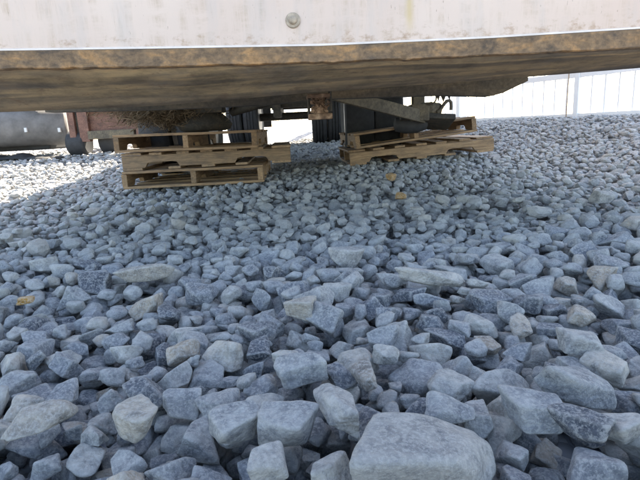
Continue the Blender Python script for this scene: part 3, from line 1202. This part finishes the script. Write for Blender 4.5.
def pallet(loc, Rm, label, mk, seed, missing=()):
    """loc: centre of the underside. boards run along local x, stringers along local y"""
    r = random.Random(seed)
    root = empty('wooden_pallet', loc, Rm)
    tag(root, label, 'pallet', 'wooden pallets stacked under the trailer nose')
    bms, sm = BM[mk]
    RZ = Matrix.Rotation(R(90), 4, 'Z')
    for i, x in enumerate((-PW / 2 + 0.021, 0.0, PW / 2 - 0.021)):
        link('stringer', sm, root, None, Matrix.Translation((x + r.uniform(-.006, .006), r.uniform(-.004, .004), BT + SH / 2)) @ RZ)
    for i in range(7):
        if ('t', i) in missing:
            continue
        y = -PLN / 2 + 0.07 + (PLN - 0.14) * i / 6
        me = bms[0] if i in (0, 6) else bms[1 + r.randrange(4) % 3]
        link('deck_board', me, root, None, Matrix.Translation((r.uniform(-.006, .006), y + r.uniform(-.008, .008), BT * 1.5 + SH + 0.001)) @ Matrix.Rotation(r.uniform(-.008, .008), 4, 'Z'))
    for i in range(5):
        if ('b', i) in missing:
            continue
        y = -PLN / 2 + 0.07 + (PLN - 0.14) * i / 4 if i in (0, 4) else -0.24 + 0.24 * (i - 1)
        me = bms[0] if i in (0, 4) else bms[1 + r.randrange(3)]
        link('bottom_board', me, root, None, Matrix.Translation((r.uniform(-.006, .006), y + r.uniform(-.004, .004), BT / 2 - 0.001)) @ Matrix.Rotation(r.uniform(-.008, .008), 4, 'Z'))
    return root


def rz(a, tx=0, ty=0):
    return Matrix.Rotation(tx, 3, 'X') @ Matrix.Rotation(ty, 3, 'Y') @ Matrix.Rotation(a, 3, 'Z')


# left stack: the front bottom edge of the lowest one runs from (124,191) to (263,184)
A = on_depth(124.5, 191, 3.58)
B = on_depth(263, 184.5, 3.62)
yaw = math.atan2(B.y - A.y, B.x - A.x)
mid = (A + B) / 2
zl = heap(mid.x, mid.y + 0.35, 0.5, 93)
cL = Vector((mid.x - math.sin(yaw) * PLN / 2, mid.y + math.cos(yaw) * PLN / 2, zl))
print('left pallet base', zl, 'wanted', mid.z)
pallet(cL, rz(yaw), 'lowest pallet of the left stack, lying on the gravel', 'wood', 1)
c2 = cL + Vector((0.10, -0.05, PH + 0.004))
pallet(c2, rz(yaw + R(90) + 0.02), 'middle pallet of the left stack, turned so its long notched side faces out', 'wood_grey', 2)
c3 = cL + Vector((-0.02, 0.0, 2 * PH + 0.008))
pallet(c3, rz(yaw - 0.01, 0, R(0.7)), 'top pallet of the left stack, its grey boards under the straw', 'wood', 3)
# right stack
A = on_depth(350, 166, 4.16)
B = on_depth(494, 151, 4.20)
yaw2 = math.atan2(B.y - A.y, B.x - A.x)
mid = (A + B) / 2
zr0, zr1 = heap(A.x + 0.2, A.y + 0.3, 0.25, 92), heap(B.x - 0.2, B.y + 0.3, 0.25, 92)
print('right pallet', zr0, zr1, 'wanted', A.z, B.z, 'len', (B - A).length)
tl = math.atan2(B.z - A.z, (B - A).length)
cR = Vector((mid.x - math.sin(yaw2) * PW / 2, mid.y + math.cos(yaw2) * PW / 2, max((zr0 + zr1) / 2, mid.z)))
tiltR = Matrix.Rotation(-tl, 3, Vector((-math.sin(yaw2), math.cos(yaw2), 0)))
pallet(cR, tiltR @ rz(yaw2 + R(90)), 'lower pallet of the right stack, its long notched side facing out', 'wood', 4)
yaw3 = yaw2 + R(1)
tl3 = tl + R(2.5)
tilt3 = Matrix.Rotation(-tl3, 3, Vector((-math.sin(yaw3), math.cos(yaw3), 0)))
nrm = tiltR @ Vector((0, 0, 1))
cR2 = cR + nrm * (PH + 0.030) + Vector((-0.06, 0.06, 0))
pallet(cR2, tilt3 @ rz(yaw3), 'upper pallet of the right stack, tilted up towards the fence', 'wood', 5)


# ------------------------------------------------------------------ landing legs
def leg(side, px, Y, ztop):
    foot = on_depth(px, 120, Y)
    lo = Vector((foot.x, Y, ztop))
    hi = Vector((foot.x, Y + 0.05, 0.64 + PITCHT * (Y - 1.5) + 0.03))
    mb = MB()
    mid_ = lo.lerp(hi, 0.45)
    L0 = (hi - lo).length
    mb.box((lo + hi) / 2 + Vector((0, 0, 0.10)), (0.13, 0.13, L0 - 0.2))
    mb.box(lo + Vector((0, 0, 0.12)), (0.10, 0.10, 0.2))
    l = mb.build('landing_leg', MAT['leg'], trailer, bevel=0.006)
    return l, lo, hi


def sub(mb, name, mat, parent_part, bevel=0, smooth=None):
    me = mb.mesh(name, mat, bevel, smooth)
    o = link(name, me, parent_part)
    o.matrix_basis = Matrix.Translation(-trailer.matrix_world.translation)
    return o


zL = c3.z + PH + 0.004
lgL, loL, hiL = leg(-1, 205, 3.95, zL)
mb = MB()       # broad dished foot
pf = [(0.0, 0.15), (0.012, 0.19), (0.05, 0.21), (0.11, 0.16), (0.17, 0.09)]
mb.lathe(pf, loL, 'z', 24)
sub(mb, 'foot', MAT['under'], lgL, smooth=50)
mb = MB()
mb.box(loL + Vector((0.02, -0.07, 0.2)), (0.30, 0.16, 0.14))
sub(mb, 'gearbox', MAT['under'], lgL, 0.012)
zR = (cR2 + (tilt3 @ Vector((0.18, 0.0, PH)))).z
lgR, loR, hiR = leg(1, 418, 4.5, zR + 0.06)
# sand shoe, tilted, running to the right
mb = MB()
s0 = on_depth(399, 121, 4.1); s1 = on_depth(451, 121.5, 4.12)
cs = (s0 + s1) / 2
mb.box(cs, ((s1 - s0).length, 0.26, 0.045), Matrix.Rotation(R(5), 3, 'Y') @ Matrix.Rotation(R(-20), 3, 'X'))
sub(mb, 'foot', MAT['under'], lgR, 0.008)
mb = MB()
mb.lathe([(-0.13, 0.03), (-0.12, 0.055), (-0.04, 0.075), (0.06, 0.075), (0.13, 0.05), (0.14, 0.03)], on_depth(410, 124, 4.12), 'x', 20)
sub(mb, 'shoe_pivot', MAT['tyre'], lgR, smooth=40)
mb = MB()
g0 = on_depth(421, 110, 4.05); g1 = on_depth(441, 109, 4.05)
mb.tube([g0, g0.lerp(g1, .5), g1], [0.055, 0.06, 0.045], 14)
mb.box(g0 + Vector((-0.02, 0, -0.02)), (0.14, 0.16, 0.13))
sub(mb, 'gearbox', MAT['leg'], lgR, 0.008)
mb = MB()
hp = [on_depth(a, b, 4.0) for a, b in ((437, 112), (441, 109), (444, 104), (447, 101), (449.5, 100.5), (451, 102.5), (451.2, 106), (451, 110))]
mb.tube(hp, 0.013, 10)
sub(mb, 'crank_handle', MAT['leg'], lgR, smooth=50)
# diagonal brace from under the middle to the right leg
mb = MB()
b0 = on_depth(330, 93, 3.6); b1 = on_depth(424, 117, 4.05)
mbv = []
for p, hgt in ((b0, 0.09), (b1, 0.10)):
    for (dy, dz) in ((-0.05, -hgt / 2), (-0.05, hgt / 2), (0.05, hgt / 2), (0.05, -hgt / 2)):
        mbv.append(p + Vector((0, dy, dz)))
mb.add(mbv, [(0, 1, 5, 4), (1, 2, 6, 5), (2, 3, 7, 6), (3, 0, 4, 7), (3, 2, 1, 0), (4, 5, 6, 7)])
mb.build('leg_brace', MAT['leg'], trailer, 0.006)
mb = MB()
b0 = on_depth(300, 92, 3.7); b1 = on_depth(232, 112, 3.95)
mb.tube([b0, b1], 0.035, 10)
mb.build('leg_brace', MAT['under'], trailer, smooth=40)

# straw and dead grass snagged round the left leg
sb = MB()
rr = random.Random(21)
ctr = on_depth(142, 116, 3.75)
for i in range(4200):
    q = rr.random()
    p = ctr + Vector((rr.gauss(0, 0.15) + 0.26 * q, rr.gauss(0, 0.08) + 0.2 * q, rr.gauss(0.03, 0.042) - 0.07 * q + 0.03))
    d = Vector((rr.gauss(0, 1), rr.gauss(0, 0.5), rr.gauss(-0.15, 0.5))).normalized()
    l = rr.uniform(0.04, 0.15)
    sdir = d.cross(Vector((rr.random(), rr.random(), rr.random()))).normalized() * rr.uniform(0.0012, 0.003)
    bend = Vector((rr.gauss(0, .02), rr.gauss(0, .02), rr.gauss(-.01, .02)))
    a, b, c = p - d * l / 2, p + bend, p + d * l / 2
    sb.add([a - sdir, a + sdir, b + sdir, c, b - sdir], [(0, 1, 2, 4), (4, 2, 3)])
so_ = sb.build('straw_clump', MAT['straw'])
tag(so_, 'matted clump of dry straw snagged on the left landing leg above the pallets', 'straw')

# ------------------------------------------------------------------ flatbed with tank at the left, in the sun
Yn = 6.6
fb = empty('flatbed_trailer', (-3.4, 7.2, float(terr(-3.4, 7.2))))
tag(fb, 'rust red flatbed trailer with a dark grey tank, parked at the far left', 'trailer')


def q(px, py, Y=Yn):
    return on_depth(px, py, Y)


def pbox(name, mat, x0, y0, x1, y1, Y, dep_, bevel=0.006):
    xm, ym = (x0 + x1) / 2, (y0 + y1) / 2
    a_ = Vector((q(x0, ym, Y).x, Y, q(xm, y0, Y).z))
    b_ = Vector((q(x1, ym, Y).x, Y, q(xm, y1, Y).z))
    c_ = (a_ + b_) / 2 + Vector((0, dep_ / 2, 0))
    mb = MB()
    mb.box(c_, (abs(b_.x - a_.x), dep_, abs(b_.z - a_.z)))
    return mb.build(name, mat, fb, bevel)


# posts at the front of the frame (channel post, plain post) and right-hand post
pbox('post', MAT['red'], 67, 95, 73.5, 143, Yn, 0.10)
pbox('post', MAT['red'], 77, 95, 87, 142, Yn, 0.10)
pbox('post_web', MAT['under'], 70, 95, 80, 142, Yn + 0.052, 0.03, 0)
pbox('post', MAT['red'], 134, 95, 152, 141, Yn, 0.12)
pbox('beam_web', MAT['red'], 79, 100, 140, 134, Yn + 0.07, 0.02, 0)
pbox('beam_flange', MAT['leg'], 87.5, 130, 134, 138.5, Yn - 0.02, 0.10)
pbox('beam_flange', MAT['red'], 86, 103, 135, 111, Yn - 0.0, 0.10)
pbox('cross_beam', MAT['red'], -60, 96, 175, 104, Yn + 0.02, 0.16)
# tank: a lying cylinder with domed end and two reflector marks
ta, tb = q(-110, 131, Yn - 0.35), q(68.5, 125.5, Yn + 0.40)
rad = 0.255
mb = MB()
td = (tb - ta)
rr_ = [(0, .4), (0.004, .85), (0.02, 1), (0.972, 1), (0.985, .97), (0.995, .85), (1.0, .4)]
mb.tube([ta + td * t_ for t_, _ in rr_], [rad * k_ for _, k_ in rr_], 40)
tk = mb.build('tank', MAT['tank'], fb, smooth=40)
for a_ in (26, 59.5):
    p0 = ta + td * ((a_ + 110) / 178.5)
    p = q(a_, 130, p0.y - rad + 0.005)
    mb = MB()
    mb.box(p + Vector((0, 0.0, 0)), (0.035, 0.03, 0.055))
    me = mb.mesh('reflector', MAT['reflect'], 0.003)
    o = link('reflector', me, tk)
    o.matrix_basis = Matrix.Translation(-fb.matrix_world.translation)


def small_wheel(px, Y, r_, w_):
    x = on_depth(px, 140, Y).x
    c = Vector((x, Y, heap(x, Y, 0.1, 60) + r_ - 0.02))
    mb = MB()
    mb.lathe([(-w_ / 2, r_ * .55), (-w_ / 2 - .005, r_ * .8), (-w_ * .42, r_ * .97), (-w_ * .3, r_), (w_ * .3, r_), (w_ * .42, r_ * .97), (w_ / 2 + .005, r_ * .8), (w_ / 2, r_ * .55)], c, 'x', 30)
    o = mb.build('wheel', MAT['tyre'], fb, smooth=40)
    mb = MB()
    mb.lathe([(-w_ * .45, r_ * .54), (-w_ * .2, r_ * .35), (-w_ * .2, r_ * .15), (w_ * .2, r_ * .15), (w_ * .2, r_ * .35), (w_ * .45, r_ * .54)], c, 'x', 24)
    me = mb.mesh('rim', MAT['rim'], 0, 35)
    me.materials[0] = MAT['under']
    r2 = link('rim', me, o)
    r2.matrix_basis = Matrix.Translation(-fb.matrix_world.translation)


small_wheel(79, 6.75, 0.17, 0.24)
small_wheel(111, 6.9, 0.19, 0.22)
pbox('tank_shade_box', MAT['mat'], -90, 141, 50, 153, Yn + 0.25, 0.5, 0.02)  # black box standing in for the dark, shadowy area under the tank
for x in (-5.4, -3.0):
    mb = MB()
    mb.box((x, 8.2, 0.93), (0.12, 3.2, 0.18))
    mb.build('frame_rail', MAT['red'], fb, 0.006)
# dull black strip lying on the gravel in front of it
mb = MB()
vs, fs = [], []
rr = random.Random(2)
NS = 26
for i in range(NS + 1):
    px = -40 + 102 * i / NS
    wv = 0.05 + 0.012 * math.sin(i * 0.9) + rr.uniform(-.005, .005)
    g = on_z(px, 160 - 3.2 * i / NS, 0.10)
    dr = ray(px, 160 - 3.2 * i / NS)
    for st_ in np.arange(3.5, 9.0, 0.03):
        g = EYE + dr * st_
        if g.z < float(terr(g.x, g.y)) + 0.04:
            break
    zz = heap(g.x, g.y, 0.05, 85) if -6 < g.x else float(terr(g.x, g.y))
    for (dy, dz) in ((-0.17, 0.0), (-0.14, wv * .7), (0, wv), (0.15, wv * .8), (0.18, 0.0)):
        vs.append(Vector((g.x, g.y + dy * (0.35 + 0.65 * min(1, (NS - i) / 5)), zz + dz * (0.3 + 0.7 * min(1, (NS - i) / 5)))))
for i in range(NS):
    for k in range(4):
        fs.append((i * 5 + k, i * 5 + k + 1, i * 5 + k + 6, i * 5 + k + 5))
    fs.append((i * 5 + 4, i * 5, i * 5 + 5, i * 5 + 9))
fs += [(0, 1, 2, 3, 4), tuple(NS * 5 + k for k in (4, 3, 2, 1, 0))]
mb.add(vs, fs)
tag(mb.build('dark_strip', MAT['mat'], smooth=60), 'dull black strip lying on sunlit gravel at the far left', 'rubber strip')

# ------------------------------------------------------------------ fence
f0 = FN * SF - FD * 0
fr = empty('picket_fence', (FN * SF) + FD * 2.0)
fr.location.z = 0.3
bpy.context.view_layer.update()
tag(fr, 'pale steel picket fence along the edge of the gravel', 'fence')
rotF = Matrix.Rotation(math.atan2(FD.y, FD.x), 4, 'Z')
F0, F1 = -6.0, 24.0                                       # span along FD measured from FN*SF
FH = 1.35


def fz(t):
    p = FN * SF + FD * t
    return float(terr(p.x, p.y))


picket = MB().box((0, 0, FH / 2), (0.017, 0.017, FH)).mesh('picket', MAT['galv'], 0)
post = MB().box((0, 0, FH / 2 + 0.02), (0.075, 0.075, FH + 0.1)).mesh('post', MAT['galv'], 0.006)
PI_ = fr.matrix_world.inverted()
# one post stands at pixel column 577 of the photograph
d_ = ray(577, 100)
tpost = (lambda s: (EYE + d_ * s))((SF - EYE.dot(FN)) / d_.dot(FN))
t_ref = (tpost - FN * SF).dot(FD)
d_ = ray(459, 100)
t_b = (EYE + d_ * ((SF - EYE.dot(FN)) / d_.dot(FN)) - FN * SF).dot(FD)
BAY = abs(t_b - t_ref)
k0, k1 = math.ceil((F0 - t_ref) / BAY), math.floor((F1 - t_ref) / BAY)
posts_t = [t_ref + BAY * k for k in range(k0, k1 + 1)]
for t in posts_t:
    p = FN * SF + FD * t
    link('post', post, fr, None, PI_ @ (Matrix.Translation((p.x, p.y, fz(t) - 0.03)) @ rotF))
for a_, b_ in zip(posts_t[:-1], posts_t[1:]):
    pa, pb = FN * SF + FD * a_, FN * SF + FD * b_
    for h_ in (0.045, 0.62, 1.25):
        A_ = Vector((pa.x, pa.y, fz(a_) + h_))
        B_ = Vector((pb.x, pb.y, fz(b_) + h_))
        d = (B_ - A_)
        me = MB().box((0, 0, 0), (d.length - 0.08, 0.045, 0.08)).mesh('rail', MAT['galv'], 0.004)
        M = Matrix.Translation((A_ + B_) / 2 - FN * 0.005) @ d.to_track_quat('X', 'Z').to_matrix().to_4x4()
        link('rail', me, fr, None, PI_ @ M)
    nP = max(2, round(BAY / 0.185))
    for k in range(1, nP):
        t = a_ + (b_ - a_) * k / nP
        p = FN * (SF + 0.035) + FD * t
        link('picket', picket, fr, None, PI_ @ (Matrix.Translation((p.x, p.y, fz(t) + 0.0)) @ rotF))
# rusty rod standing beside that post
d_ = ray(567, 100)
pr = EYE + d_ * ((SF - 0.09 - EYE.dot(FN)) / d_.dot(FN))
zz = float(terr(pr.x, pr.y))
mb = MB()
mb.tube([(pr.x, pr.y, zz - 0.05), (pr.x + 0.004, pr.y, zz + 0.5), (pr.x + 0.02, pr.y, zz + 1.1)], 0.009, 8)
tag(mb.build('steel_rod', MAT['rod'], smooth=60), 'thin rusty steel rod standing upright in front of the fence post', 'rod')

# ------------------------------------------------------------------ added roof beyond the fence, there to shade the right of the yard
cp = empty('added_shade_canopy', (6.0, 13.0, float(terr(6, 13)) - 0.05))
bpy.context.view_layer.update()
tag(cp, 'added open roof on white columns beyond the picket fence, casting shade on the yard', 'added_shade_canopy')


def cbox(name, mat, t0, t1, s0, s1, z0, z1, bev=0.0):
    c_ = FN * ((s0 + s1) / 2) + FD * ((t0 + t1) / 2) + Vector((0, 0, (z0 + z1) / 2))
    mb = MB()
    mb.box(c_, (t1 - t0, s1 - s0, z1 - z0), rotF.to_3x3())
    return mb.build(name, mat, cp, bev)


CZ, CT0, CT1, CS0, CS1 = 8.0, 6.0, 13.0, SF + 0.2, SF + 5.7
COLS = (CT0 + 1.2, CT1 - 0.7)
for k in range(int(CT1 - CT0)):
    cbox('roof_sheet', MAT['clad'], CT0 + k + 0.004, CT0 + k + 0.996, CS0, CS1, CZ + 0.2, CZ + 0.26)  # white so the added roof bounces more light onto the gravel
for s_ in (CS0 + 0.3, CS1 - 0.3):
    cbox('beam', MAT['clad'], CT0, CT1, s_ - 0.12, s_ + 0.12, CZ - 0.25, CZ + 0.198)
for t in COLS:
    cbox('rafter', MAT['clad'], t - 0.1, t + 0.1, CS0 + 0.43, CS1 - 0.43, CZ - 0.1, CZ + 0.196)
    for s_ in (CS0 + 0.3, CS1 - 0.3):
        cbox('column', MAT['clad'], t - 0.11, t + 0.11, s_ - 0.1, s_ + 0.1, 0.1, CZ - 0.252, 0.01)
